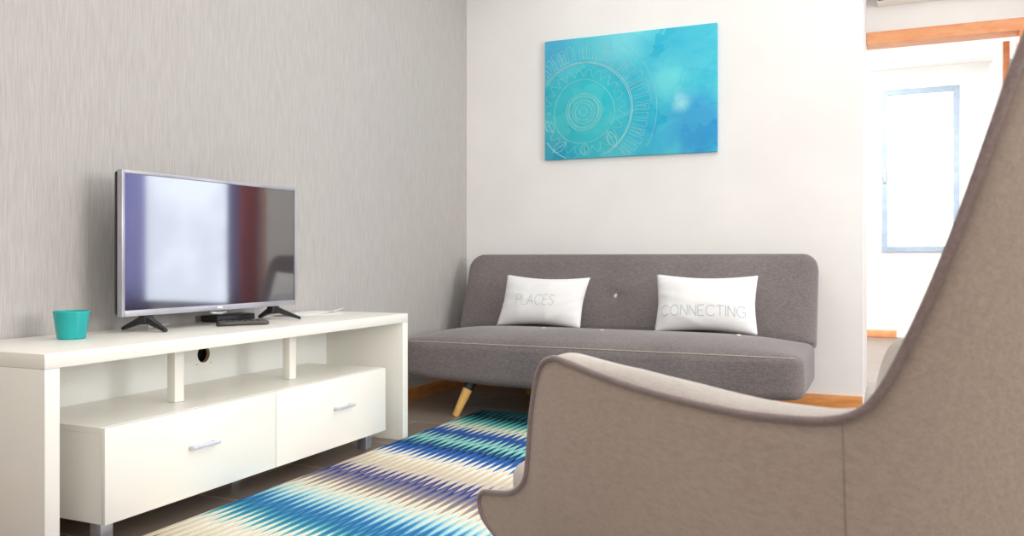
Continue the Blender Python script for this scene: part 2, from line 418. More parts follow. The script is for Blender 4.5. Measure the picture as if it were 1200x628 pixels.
# back board with a round cable hole
bm = bmesh.new()
hy, hz_, hr, n = 2.325, .418, .030, 32
for xx in (-2.262, -2.246):
    pass
xa, xb = -2.262, -2.246
y0, y1, z0, z1 = SY0 + .041, SY1 - .041, .067, SH - .037
def sqpt(a):
    c_, s_ = math.cos(a), math.sin(a)
    k = 1 / max(abs(c_), abs(s_)); return c_ * k, s_ * k
ring = {}
for xi, xx in enumerate((xb, xa)):
    inner = [bm.verts.new((xx, hy + hr * math.cos(2 * PI * (k + .5) / n), hz_ + hr * math.sin(2 * PI * (k + .5) / n))) for k in range(n)]
    h = .036
    outer = [bm.verts.new((xx, hy + h * sqpt(2 * PI * (k + .5) / n)[0], hz_ + h * sqpt(2 * PI * (k + .5) / n)[1])) for k in range(n)]
    ring[xi] = inner
    for k in range(n): bm.faces.new((inner[k], inner[(k + 1) % n], outer[(k + 1) % n], outer[k]))
bm2 = [(xa, xb, y0, hy - .036, z0, z1), (xa, xb, hy + .036, y1, z0, z1), (xa, xb, hy - .036, hy + .036, z0, hz_ - .036), (xa, xb, hy - .036, hy + .036, hz_ + .036, z1)]
for d in bm2: box(bm, *d)
obj('back_board', bm, M['panel'], ts)
bm = bmesh.new()
a_ = [bm.verts.new((xb, hy + hr * math.cos(2 * PI * k / n), hz_ + hr * math.sin(2 * PI * k / n))) for k in range(n)]
c_ = [bm.verts.new((xa, hy + hr * math.cos(2 * PI * k / n), hz_ + hr * math.sin(2 * PI * k / n))) for k in range(n)]
for k in range(n): bm.faces.new((a_[k], a_[(k + 1) % n], c_[(k + 1) % n], c_[k]))
obj('cable_hole', bm, M['chip'], ts, smooth=True, label='round hole with raw tan edge')
boxo('hole_shade', (-2.300, -2.290, hy - .1, hy + .1, hz_ - .08, hz_ + .07), M['dark'], ts, label='dark board put in as the shade behind the hole')  # black board stands in for the shade seen through the hole
for yy in (1.960, 2.503):
    boxo('divider', (-2.022, -1.990, yy - .019, yy + .018, .321, SH - .0375), M['white'], ts)
# the full carcass of the drawer box
bm = bmesh.new()
box(bm, SB + .0695, SF - .0165, 1.576, 2.919, .303, .320, bev=.001)
box(bm, SB + .0695, SF - .0165, 1.576, 1.592, .067, .3028, bev=.001)
box(bm, SB + .0695, SF - .0165, 2.903, 2.919, .067, .3028, bev=.001)
box(bm, SB + .0695, SF - .0165, 1.5921, 2.9029, .067, .083, bev=.001)
box(bm, SB + .0695, SB + .078, 1.5921, 2.9029, .0831, .3028)
obj('drawer_carcass', bm, M['white'], ts)
for (a, c, hyc) in ((1.576, 2.2465, 1.916), (2.2495, 2.919, 2.620)):
    d = boxo('drawer', (SF - .016, SF, a, c, .067, .319), M['white'], ts, bev=.0012)
    bm = bmesh.new(); box(bm, SF + .014, SF + .024, hyc - .055, hyc + .055, .205, .217, bev=.004, seg=3)
    for s in (-.045, .045): box(bm, SF + .0005, SF + .015, hyc + s - .006, hyc + s + .006, .206, .216, bev=.001)
    obj('handle', bm, M['lav'], d, label='small pale metal bar handle')
for (lx, ly) in ((SF - .065, 1.62), (SF - .065, 2.865), (SF - .19, 2.25), (SB + .09, 1.62), (SB + .09, 2.865)):
    boxo('leg', (lx - .02, lx + .02, ly - .02, ly + .02, 0, .0668), M['steel'], ts, label='short square silver leg')

# ------------------------------------------------------------------ television
TVW, TVH, TVZ = .802, .456, .581
yaw = math.radians(-2.3)
tv = thing('television', 'flat television with silver bezel on splayed dark feet, on the white stand', 'television', (-2.146, 2.289, SH), yaw)
z0 = TVZ - SH; z1 = z0 + TVH; hw = TVW / 2
bz = .011
bm = bmesh.new()
for d in ((-hw, -hw + bz, z0, z1), (hw - bz, hw, z0, z1), (-hw + bz, hw - bz, z0, z0 + .019), (-hw + bz, hw - bz, z1 - bz, z1)):
    box(bm, -.012, .010, d[0], d[1], d[2], d[3], bev=.0015)
autosmooth(obj('bezel', bm, M['silver'], tv, label='silver frame'))
boxo('screen', (-.008, .006, -hw + bz, hw - bz, z0 + .019, z1 - bz), M['screen'], tv, bev=0, label='glossy dark screen reflecting a bright window')
bm = bmesh.new(); box(bm, -.032, -.0125, -hw + .003, hw - .003, z0 + .004, z1 - .003, bev=.008, seg=3); box(bm, -.06, -.0325, -hw + .12, hw - .12, z0 + .03, z0 + .26, bev=.012, seg=3)
autosmooth(obj('rear_housing', bm, M['dark'], tv))
boxo('maker_mark', (.0102, .0108, -.012, .012, z0 + .007, z0 + .013), M['paper'], tv, bev=0)
bm = bmesh.new(); tube(bm, [(-.005, -.035, z0 - .001), (.006, -.030, z0 - .008), (.010, 0, z0 - .010), (.006, .03, z0 - .008), (-.005, .035, z0 - .001)], .005, 8)
obj('receiver_lip', bm, M['silver'], tv, smooth=True)
def foot(y, out):
    bm = bmesh.new()
    def limb(p, q, w0, w1, h0, h1):
        p, q = Vector(p), Vector(q); t = (q - p).normalized(); s = Vector((-t.y, t.x, 0)).normalized()
        vs = []
        for c0, w, h in ((p, w0, h0), (q, w1, h1)):
            for sx, sz in ((-1, 0), (1, 0), (1, 1), (-1, 1)):
                vs.append(bm.verts.new(c0 + s * sx * w / 2 + Vector((0, 0, h * sz))))
        for f in ((0, 1, 2, 3), (7, 6, 5, 4), (0, 4, 5, 1), (1, 5, 6, 2), (2, 6, 7, 3), (3, 7, 4, 0)): bm.faces.new([vs[i] for i in f])
    limb((-.005, y, .030), (.088, y + out, .0005), .030, .016, .024, .009)
    limb((-.005, y, .030), (-.105, y + out * .8, .0005), .030, .018, .024, .010)
    box(bm, -.022, .009, y - .018, y + .018, .022, z0 - .0005, bev=.003)
    bmesh.ops.bevel(bm, geom=[e for e in bm.edges if e.calc_length() > .03], offset=.0025, segments=2, affect='EDGES')
    autosmooth(obj('foot', bm, M['dark'], tv), 50)
foot(-.298, -.006); foot(.285, .045)

# set top box and cable behind the television
sb = boxo('set_top_box', (-2.296, -2.215, 2.36, 2.56, SH + .0005, SH + .024), M['dark'], bev=.004)
tag(sb, 'small black box lying on the stand behind the television', 'set-top box')
bm = bmesh.new(); tube(bm, catmull([(-2.20, 2.045, .60), (-2.205, 2.043, .565), (-2.21, 2.045, .540), (-2.225, 2.06, .5335), (-2.26, 2.12, .5335), (-2.285, 2.20, .5335)], 6), .003, 8)
tag(obj('power_cable', bm, M['cable'], smooth=True), 'thin white cable dropping behind the television onto the stand', 'cable')

# remote
rm = thing('remote_control', 'dark grey remote control lying flat in front of the television', 'remote', (-2.045, 2.300, SH), math.radians(57))
bm = bmesh.new()
P = []
n = 16
for i in range(n + 1):
    t = i / n; x = -.088 + .176 * t
    w = .021 + .003 * math.cos(2 * PI * t); e = min(1, (t / .08) ** .5 if t < .08 else 1, ((1 - t) / .08) ** .5 if t > .92 else 1); w *= .55 + .45 * e
    hgt = .017 * (.75 + .25 * e)
    P.append([(x, w * math.cos(a) * (1 if abs(math.cos(a)) < .7 else 1), .0008 + hgt / 2 + hgt / 2 * (abs(math.sin(a)) ** .5) * (1 if math.sin(a) > 0 else -1)) for a in [2 * PI * k / 20 for k in range(20)]])
V = [[bm.verts.new(p) for p in r] for r in P]
for i in range(n):
    for k in range(20): bm.faces.new((V[i][k], V[i][(k + 1) % 20], V[i + 1][(k + 1) % 20], V[i + 1][k]))
bm.faces.new(V[0]); bm.faces.new(V[-1][::-1])
obj('body', bm, M['remote'], rm, smooth=True)
for i in range(6):
    for j in (-1, 0, 1):
        bm = bmesh.new(); box(bm, -.065 + i * .022, -.054 + i * .022, j * .011 - .0035, j * .011 + .0035, .0165, .0187, bev=.001)
        obj('button', bm, M['dark'], rm)

# papers
pp = thing('paper_stack', 'white papers lying on the right end of the media stand, one corner curled up', 'papers', (-2.20, 2.86, SH), 0)
for k in range(3):
    bm = bmesh.new(); rows = []
    nx, ny = 10, 14
    a = [.0, .12, -.1][k]
    for i in range(nx + 1):
        r = []
        for j in range(ny + 1):
            u, v = i / nx - .5, j / ny - .5
            x, y = u * .148, v * .29
            z = .001 + k * .0022
            if k == 2:
                z += .022 * max(0, (u + v) - .62) ** 1.0 * 2.2
                z += .0012 * math.sin(v * 7)
            r.append((x * math.cos(a) - y * math.sin(a), x * math.sin(a) + y * math.cos(a), z))
        rows.append(r)
    grid(bm, rows); o = obj('sheet', bm, M['paper'], pp, smooth=True)
    sm = o.modifiers.new('s', 'SOLIDIFY'); sm.thickness = .001

# cup
bm = bmesh.new()
lathe(bm, [(.039, .0), (.0415, .002), (.0425, .006), (.052, .074), (.0535, .080), (.0535, .0835), (.0515, .0845), (.0505, .0825), (.0485, .074), (.0395, .010), (.030, .006), (.002, .006)], 48)
cup = obj('cup', bm, M['teal'], smooth=True); cup.scale = (.91, .91, .95); cup.location = (-2.152, 1.712, SH + .0005)
tag(cup, 'glossy teal cup with a slightly wider rim at the left end of the media stand', 'cup')

# ------------------------------------------------------------------ rug
rg = bpy.data.meshes.new('rug'); bm = bmesh.new(); box(bm, 0, 1.20, 0, LEN, .0, .011, bev=.003)
rug = autosmooth(obj('area_rug', bm, M['rug'])); rug.location = (-1.845, Y0, .0008)
tag(rug, 'flame-stitch rug in blue, cream, mint and navy zigzag bands on the brown tiles', 'rug')

# ------------------------------------------------------------------ painting
PX0, PX1, PZ0, PZ1 = -1.808, -.826, 1.331, 2.014
pt = thing('wall_painting', 'turquoise abstract canvas with a pale mandala line drawing, on the white wall above the sofa', 'painting', (PX0, YB - .0005, PZ0))
w, h = PX1 - PX0, PZ1 - PZ0
boxo('canvas', (0, w, -.022, 0, 0, h), M['art'], pt, bev=.001)
bm = bmesh.new()
lines = []
cx, cz = .235, .262
def clipadd(pts, rad=.0016):
    cur = []
    for (x, z) in pts:
        if .004 < x < w - .004 and .004 < z < h - .004: cur.append((x, -.0222, z))
        else:
            if len(cur) > 1: tube(bm, cur, rad, 4)
            cur = []
    if len(cur) > 1: tube(bm, cur, rad, 4)
def circ(r, wob=.0, n=90, a0=0, a1=360, rad=.0016):
    ph = random.random() * 6
    clipadd([(cx + (r + wob * math.sin(3 * a + ph)) * math.cos(a), cz + (r + wob * math.sin(3 * a + ph)) * math.sin(a)) for a in [math.radians(a0 + (a1 - a0) * i / n) for i in range(n + 1)]], rad)
circ(.275, .003, rad=.0026); circ(.283, .004, a0=-60, a1=190, rad=.0022)
circ(.18, .004); circ(.105, .002); circ(.088, .002, rad=.0022); circ(.05, .002); circ(.022, .001)
circ(.425, .003, a0=-30, a1=58, rad=.0012)
for k in range(30):      # outer petals: long paddles side by side
    a = math.radians(-44 + k * 7.4)
    if a > math.radians(160): continue
    L_ = .385 + random.uniform(-.012, .012)
    for wd in (.052, .026):
        if wd < .03 and k % 3: continue
        pts = []
        for i in range(19):
            t = i / 18; sd = -1 if t < .5 else 1; q = 1 - abs(2 * t - 1)
            rr = .298 + (L_ - .298) * math.sin(q * PI / 2) ** .8 * (1 if wd > .03 else .8)
            aa = a + sd * wd * (.75 + .25 * q) * math.sqrt(max(0, 1 - q ** 5))
            pts.append((cx + rr * math.cos(aa), cz + rr * math.sin(aa)))
        clipadd(pts, .0012)
for k in range(24):      # scallops inside the ring
    a = 2 * PI * k / 24
    clipadd([(cx + (.20 + .045 * math.sin(PI * i / 8)) * math.cos(a + .24 * i / 8), cz + (.20 + .045 * math.sin(PI * i / 8)) * math.sin(a + .24 * i / 8)) for i in range(9)], .0011)
for k in range(40):      # little beads
    a = 2 * PI * k / 40
    for r in (.096, .066):
        x, z = cx + r * math.cos(a), cz + r * math.sin(a)
        clipadd([(x + .004 * math.cos(q), z + .004 * math.sin(q)) for q in [2 * PI * i / 6 for i in range(7)]], .001)
for (lx, lz, la, ll) in ((.09, .07, 35, .10), (.03, .19, 120, .08), (.40, .10, -60, .11), (.24, .05, -90, .07)):   # leaves
    la = math.radians(la)
    for s in (-1, 0, 1):
        clipadd([(lx + (t / 10 - .5) * ll * math.cos(la) - s * .025 * math.sin(PI * t / 10) * math.sin(la), lz + (t / 10 - .5) * ll * math.sin(la) + s * .025 * math.sin(PI * t / 10) * math.cos(la)) for t in range(11)], .0016)
for k in range(30):      # bead arc on top
    a = math.radians(20 + k * 4.6); r = .30
    x, z = cx + r * math.cos(a), cz + r * math.sin(a)
    clipadd([(x + .0045 * math.cos(q), z + .0045 * math.sin(q)) for q in [2 * PI * i / 6 for i in range(7)]], .0011)
obj('mandala_drawing', bm, M['paintline'], pt, label='pale mandala lines of circles, petals and beads')

# ------------------------------------------------------------------ sofa
so = thing('sofa', 'grey fabric click-clack sofa with buttoned back and splayed beech legs', 'sofa', (0, 0, 0))
SX0, SX1 = -2.215, -.312
def superbox(x0, x1, y0, y1, z0, z1, r, crown=0, sag=0, nx=64, ny=24, nz=10, dim=()):
    """rounded upholstery block; crown lifts the top, sag drops the underside, dim = button dimples on top"""
    bm = bmesh.new()
    def sm(t, n): return t
    V = {}
    def put(i, j, k):
        key = (i, j, k)
        if key in V: return V[key]
        x = x0 + (x1 - x0) * i / nx; y = y0 + (y1 - y0) * j / ny; z = z0 + (z1 - z0) * k / nz
        # round: clamp to inner box then push out by r
        rr = r
        c = Vector((min(max(x, x0 + rr), x1 - rr), min(max(y, y0 + rr), y1 - rr), min(max(z, z0 + rr * .6), z1 - rr * .6)))
        d = Vector((x, y, z)) - c
        d2 = Vector((d.x / rr, d.y / rr, d.z / (rr * .6)))
        if d2.length > 1: d2.normalize()
        if d.length > 1e-9: p = c + Vector((d2.x * rr, d2.y * rr, d2.z * rr * .6))
        else: p = Vector((x, y, z))
        u = 2 * (x - x0) / (x1 - x0) - 1; v = 2 * (y - y0) / (y1 - y0) - 1; q = (z - z0) / (z1 - z0)
        p.z += crown * q * (1 - abs(u) ** 6) * (1 - abs(v) ** 2.2) 
        p.z -= sag * (1 - q) * (1 - u * u)
        for (bx, by, dep, rad) in dim:
            e = ((p.x - bx) ** 2 + (p.y - by) ** 2) / rad ** 2
            p.z -= dep * math.exp(-e * 2) * max(0, q * 2 - 1)
        V[key] = bm.verts.new(p); return V[key]
    for i in range(nx):
        for j in range(ny):
            bm.faces.new((put(i, j, 0), put(i, j + 1, 0), put(i + 1, j + 1, 0), put(i + 1, j, 0)))
            bm.faces.new((put(i, j, nz), put(i + 1, j, nz), put(i + 1, j + 1, nz), put(i, j + 1, nz)))
    for i in range(nx):
        for k in range(nz):
            bm.faces.new((put(i, 0, k), put(i + 1, 0, k), put(i + 1, 0, k + 1), put(i, 0, k + 1)))
            bm.faces.new((put(i, ny, k), put(i, ny, k + 1), put(i + 1, ny, k + 1), put(i + 1, ny, k)))
    for j in range(ny):
        for k in range(nz):
            bm.faces.new((put(0, j, k), put(0, j, k + 1), put(0, j + 1, k + 1), put(0, j + 1, k)))
            bm.faces.new((put(nx, j, k), put(nx, j + 1, k), put(nx, j + 1, k + 1), put(nx, j, k + 1)))
    return bm
seat_btn = [(-1.583, 3.955), (-1.275, 3.955), (-.623, 3.955)]
SYF = 3.62
bm = superbox(SX0, SX1, SYF, 4.24, .178, .362, .045, crown=.055, sag=.03, dim=[(a, b_, .008, .04) for a, b_ in seat_btn])
obj('seat', bm, M['sofa'], so, smooth=True)
# seam
def seat_edge(x):
    u = 2 * (x - SX0) / (SX1 - SX0) - 1
    return (x, SYF + .010, .362 - .010 + .055 * (1 - abs(u) ** 6) * .02)
bm = bmesh.new(); tube(bm, [seat_edge(SX0 + .03 + (SX1 - SX0 - .06) * i / 60) for i in range(61)], .0028, 6)
obj('seam', bm, M['sofaseam'], so, smooth=True, label='pale seam along the front edge of the seat')
# backrest : rounded slab, leaning
bl, bh, bt = SX1 - SX0, .47, .125
bm = bmesh.new()
R = .11
def outline(n=10):
    pts = []
    x0, x1 = 0, bl
    z0, z1 = 0, bh
    def arc(cx, cz, r, a0, a1):
        for i in range(n + 1):
            a = math.radians(a0 + (a1 - a0) * i / n); pts.append((cx + r * math.cos(a), cz + r * math.sin(a)))
    arc(x1 - .03, z0 + .03, .03, -90, 0); arc(x1 - .07, z1 - .07, .07, 0, 90); arc(x0 + .085, z1 - .085, .085, 90, 180); arc(x0 + .03, z0 + .03, .03, 180, 270)
    out = []
    for p, q in zip(pts, pts[1:] + pts[:1]):
        m = max(1, int(math.hypot(q[0] - p[0], q[1] - p[1]) / .012))
        for i in range(m): out.append((p[0] + (q[0] - p[0]) * i / m, p[1] + (q[1] - p[1]) * i / m))
    return out
ol = outline()
cxm, czm = bl / 2, bh / 2
def inset(p, d):
    x, z = p
    sx = (bl / 2 - d) / (bl / 2); sz = (bh / 2 - d) / (bh / 2)
    return (cxm + (x - cxm) * sx, czm + (z - czm) * sz)
rings = []
prof = [(0, .5), (.004, .25), (.010, .08), (.022, .02), (.040, .0)]
def ring(d, y): return [bm.verts.new((inset(p, d)[0], y, inset(p, d)[1])) for p in ol]
seq = [(.030, bt), (.008, bt - .01), (0, bt - .03), (0, .030), (.003, .014), (.010, .004), (.022, -.001), (.045, -.005)]
RR = [ring(d, y) for d, y in seq]
for a, c in zip(RR, RR[1:]):
    for k in range(len(a)): bm.faces.new((a[k], a[(k + 1) % len(a)], c[(k + 1) % len(a)], c[k]))
bm.faces.new(RR[0][::-1])
# front face grid filled by rings shrinking to the middle, with button dimples
bbtn = [(cxm - .70, .245), (cxm - .36, .245), (cxm - .06, .245), (cxm + .28, .245), (cxm + .62, .245)]
bbtn = [(.30, .225), (.60, .225), (.90, .225), (1.22, .225), (1.54, .225)]
last = RR[-1]
for s in range(1, 22):
    f = 1 - s / 21.0
    base = [inset(p, .045) for p in ol]
    nr = []
    for p in base:
        x = cxm + (p[0] - cxm) * (1 - (1 - f) * 1.0) if False else cxm + (p[0] - cxm) * max(f, .0)
        z = czm + (p[1] - czm) * f
        nr.append((x, z))
    if s == 21: break
    ring_ = []
    for (x, z) in nr:
        y = -.005 - .012 * (1 - ((z - czm) / czm) ** 2) * (1 - ((x - cxm) / cxm) ** 4)
        for bx, bz_ in bbtn: y += .016 * math.exp(-2 * ((x - bx) ** 2 + (z - bz_) ** 2) / .04 ** 2)
        ring_.append(bm.verts.new((x, y, z)))
    for k in range(len(last)): bm.faces.new((last[k], last[(k + 1) % len(last)], ring_[(k + 1) % len(last)], ring_[k]))
    last = ring_
bm.faces.new(last)
lean = math.radians(-21)
bo = obj('backrest', bm, M['sofa'], so, smooth=True)
bo.location = (SX0, 4.225, .355); bo.rotation_euler = (lean, 0, 0)
def button(p, rot, par, loc=None):
    bm = bmesh.new(); lathe(bm, [(.002, 0), (.0105, 0), (.0125, .003), (.0105, .006), (.005, .0075), (.0005, .008)], 20)
    o = obj('button', bm, M['button'], par, smooth=True, label='small pearl tufting button'); o.location = p; o.rotation_euler = rot
for bx, bz_ in bbtn: button((bx, .001, bz_), (PI / 2, 0, 0), bo)
for bx, by in seat_btn:
    v = 2 * (by - SYF) / (4.24 - SYF) - 1
    button((bx, by, .362 + .055 * (1 - abs(v) ** 2.2) - .0085), (0, 0, 0), so)
# under frame + legs
boxo('under_frame', (SX0 + .12, SX1 - .12, SYF + .12, 4.30, .165, .205), M['dark'], so)
bm = bmesh.new(); bm.free()
boxo('hinge_bracket', (SX0 + .3, SX0 + .34, 4.2, 4.42, .17, .36), M['dark'], so)
boxo('hinge_bracket', (SX1 - .34, SX1 - .3, 4.2, 4.42, .17, .36), M['dark'], so)
for (fx, fy, tx, ty, tz) in ((-1.912, 3.625, -1.845, 3.69, .188), (-.59, 3.625, -.655, 3.69, .188), (-1.835, 4.36, -1.79, 4.28, .170), (-.60, 4.36, -.64, 4.28, .170)):
    p, q = Vector((fx, fy, 0.0)), Vector((tx, ty, tz)); d = q - p
    bm = bmesh.new(); tube(bm, [p + d * t for t in (0, .04, .4, .68)], [.0150, .0170, .0210, .0245], 20)
    lg = obj('leg', bm, M['wood'], so, label='tapered splayed beech leg'); autosmooth(lg, 50)
    bm = bmesh.new(); tube(bm, [p + d * .68, p + d * 1.0], [.0262, .0275], 20)
    autosmooth(obj('collar', bm, M['dark'], lg, label='black collar at the top of the leg'), 50)

# ------------------------------------------------------------------ scatter cushions
GL = {
 'P': [[(0, 0), (0, 1), (.42, 1), (.58, .9), (.6, .74), (.56, .58), (.42, .48), (0, .48)]],
 'L': [[(0, 1), (0, 0), (.5, 0)]],
 'A': [[(0, 0), (.36, 1), (.72, 0)], [(.13, .34), (.59, .34)]],
 'C': [[(.78, .82), (.62, .96), (.42, 1), (.2, .93), (.05, .74), (0, .5), (.05, .26), (.2, .07), (.42, 0), (.62, .04), (.78, .18)]],
 'E': [[(.54, 1), (0, 1), (0, 0), (.54, 0)], [(0, .52), (.48, .52)]],
 'S': [[(.52, .86), (.4, .98), (.22, 1), (.06, .9), (.04, .72), (.14, .58), (.4, .46), (.52, .34), (.54, .18), (.42, .03), (.22, 0), (.04, .08), (0, .18)]],
 'O': [[(.42 + .42 * math.cos(a), .5 + .5 * math.sin(a)) for a in [2 * PI * i / 20 for i in range(21)]]],
 'N': [[(0, 0), (0, 1), (.62, 0), (.62, 1)]],
 'T': [[(0, 1), (.62, 1)], [(.31, 1), (.31, 0)]],
 'I': [[(0, 0), (0, 1)]],
 'G': [[(.78, .82), (.62, .96), (.42, 1), (.2, .93), (.05, .74), (0, .5), (.05, .26), (.2, .07), (.42, 0), (.64, .05), (.78, .18), (.78, .46), (.5, .46)]],
}
def cushion(name, label, loc, rz, lean, W, H, T, word, lh, lx0, lw, lz, mat, seed, drop=(0, 0, 0, 0)):
    rnd = random.Random(seed)
    t = thing(name, label, 'cushion', loc, rz, None)
    tilt = bpy.data.objects  # placeholder
    nx, nz = 48, 30
    rotm = Matrix.Rotation(lean, 4, 'X')
    fold = [(rnd.uniform(-.9, .9), rnd.uniform(-.9, .9), rnd.uniform(0, PI), rnd.uniform(.002, .004)) for _ in range(7)]
    def surf(u, v, side):
        # u, v in -1..1 ; front side = -1
        px = W / 2 * u * (1 - .055 * (1 - abs(v) ** 1.5) * abs(u) ** 2)
        pz = H / 2 * v * (1 - .13 * (1 - abs(u) ** 1.7) * abs(v) ** 2)
        if v > 0: pz += drop[2] * v * (1 + u) / 2 + drop[3] * v * (1 - u) / 2
        px += drop[0] * v
        th = T / 2 * max(0, (1 - abs(u) ** 2.6)) ** .62 * max(0, (1 - abs(v) ** 2.6)) ** .62
        w_ = 0
        for fx, fz, fa, am in fold:
            d = (u - fx) * math.cos(fa) + (v - fz) * math.sin(fa); q = (-(u - fx) * math.sin(fa) + (v - fz) * math.cos(fa))
            w_ += am * math.exp(-(d / .10) ** 2 - (q / .5) ** 2)
        for sx in (-1, 1):
            for k_ in (-.55, -.2, .2, .6):
                w_ += .0028 * math.exp(-((v - k_ * (1 + .5 * (1 - abs(u)))) / .07) ** 2) * max(0, 1 - (1 - sx * u) / .45)
        y = side * (th + (w_ if th > .001 else 0))
        p = rotm @ Vector((px, y, pz + H / 2))
        return p
    bm = bmesh.new()
    F = [[bm.verts.new(surf(2 * i / nx - 1, 2 * j / nz - 1, -1)) for j in range(nz + 1)] for i in range(nx + 1)]
    B = [[F[i][j] if i in (0, nx) or j in (0, nz) else bm.verts.new(surf(2 * i / nx - 1, 2 * j / nz - 1, 1)) for j in range(nz + 1)] for i in range(nx + 1)]
    for i in range(nx):
        for j in range(nz):
            bm.faces.new((F[i][j], F[i + 1][j], F[i + 1][j + 1], F[i][j + 1]))
            bm.faces.new((B[i][j], B[i][j + 1], B[i + 1][j + 1], B[i + 1][j]))
    obj('cushion_cover', bm, M['cushion'], t, smooth=True)
    # lettering, laid on the cloth
    adv = {'I': .0, 'L': .5, 'A': .72, 'C': .78, 'G': .78, 'O': .84, 'E': .54, 'S': .54, 'P': .6, 'N': .62, 'T': .62}
    gap = .20
    tot = sum(adv[c] + gap for c in word) - gap
    k = lw / tot
    bm = bmesh.new(); x = 0
    for c in word:
        for st in GL[c]:
            pts = []
            for a, b_ in zip(st, st[1:]):
                for s in range(6): pts.append((a[0] + (b_[0] - a[0]) * s / 6, a[1] + (b_[1] - a[1]) * s / 6))
            pts.append(st[-1])
            P = []
            for gx, gz in pts:
                u = (lx0 + (x + gx) * k) / (W / 2); v = (lz + gz * lh) / (H / 2)
                p = surf(u, v, -1); q = surf(u, v, -1) - surf(u, v, 1)
                P.append(p + q.normalized() * .0006)
            tube(bm, P, .0013, 5)
        x += adv[c] + gap
    obj('lettering', bm, mat, t, label='thin capital letters reading ' + word)
    return t
cushion('throw_cushion', 'white cushion printed PLACES leaning on the left half of the grey sofa back', (-1.665, 4.100, .402), 0, math.radians(-19), .475, .285, .13,
        'PLACES', .056, -.128, .215, -.036, M['letter'], 3, drop=(.012, 0, -.008, .004))
cushion('throw_cushion', 'white cushion printed CONNECTING leaning on the right half of the grey sofa back', (-.806, 4.088, .400), math.radians(2), math.radians(-18), .492, .295, .14,
        'CONNECTING', .052, -.212, .41, -.074, M['letter2'], 8, drop=(-.004, 0, 0, .004))

# ------------------------------------------------------------------ armchair (origin between its legs, +Y = its front)
ac = thing('armchair', 'taupe upholstered high-back armchair with piped edge, seen from behind in the foreground', 'armchair', (-.0111, 1.1813, 0), math.radians(23.962 + 25))
# left rim, traced from the seat's front tip to the top of the back: x, y, z, bottom(x,y,z), normal angle (180 = -x, 270 = -y)
KEY = [
 (-.325, .470, .309, -.300, .380, .262, 180),
 (-.330, .514, .328, -.300, .375, .262, 180),
 (-.330, .532, .351, -.300, .370, .262, 180),
 (-.330, .516, .371, -.300, .360, .262, 180),
 (-.330, .459, .384, -.300, .345, .262, 180),
 (-.330, .400, .400, -.300, .330, .262, 180),
 (-.330, .358, .427, -.300, .315, .262, 180),
 (-.330, .345, .466, -.300, .300, .262, 180),
 (-.330, .335, .525, -.300, .290, .262, 180),
 (-.330, .320, .576, -.300, .280, .262, 180),
 (-.330, .300, .608, -.300, .265, .262, 180),
 (-.330, .270, .620, -.300, .235, .262, 180),
 (-.330, .242, .621, -.300, .215, .262, 180),
 (-.330, .117, .611, -.298, .115, .262, 180),
 (-.330, .003, .607, -.296, .010, .262, 180),
 (-.330, -.112, .608, -.294, -.090, .262, 181),
 (-.330, -.180, .613, -.290, -.160, .262, 183),
 (-.330, -.235, .620, -.285, -.215, .262, 186),
 (-.330, -.274, .633, -.278, -.245, .262, 190),
 (-.330, -.299, .657, -.268, -.268, .262, 196),
 (-.330, -.326, .702, -.250, -.290, .262, 204),
 (-.329, -.346, .743, -.232, -.303, .262, 211),
 (-.327, -.3635, .785, -.210, -.315, .262, 219),
 (-.324, -.378, .826, -.190, -.324, .262, 225),
 (-.320, -.390, .864, -.170, -.331, .262, 232),
 (-.314, -.401, .902, -.145, -.338, .262, 239),
 (-.302, -.417, .952, -.115, -.345, .262, 247),
 (-.275, -.440, .998, -.085, -.350, .262, 254),
 (-.225, -.458, 1.030, -.060, -.353, .262, 260),
 (-.140, -.470, 1.048, -.035, -.355, .262, 265),
 (0, -.476, 1.055, 0, -.356, .262, 270)]
left = catmull(KEY, 4)
right = [(-a[0] * 1.27, a[1], a[2], -a[3], a[4], a[5], 540 - a[6]) for a in left[::-1][1:]]
ST = left + right
NS = len(ST); NV = 14
rimP = [Vector(s[:3]) for s in ST]
grid_pts = []; piping_pts = []
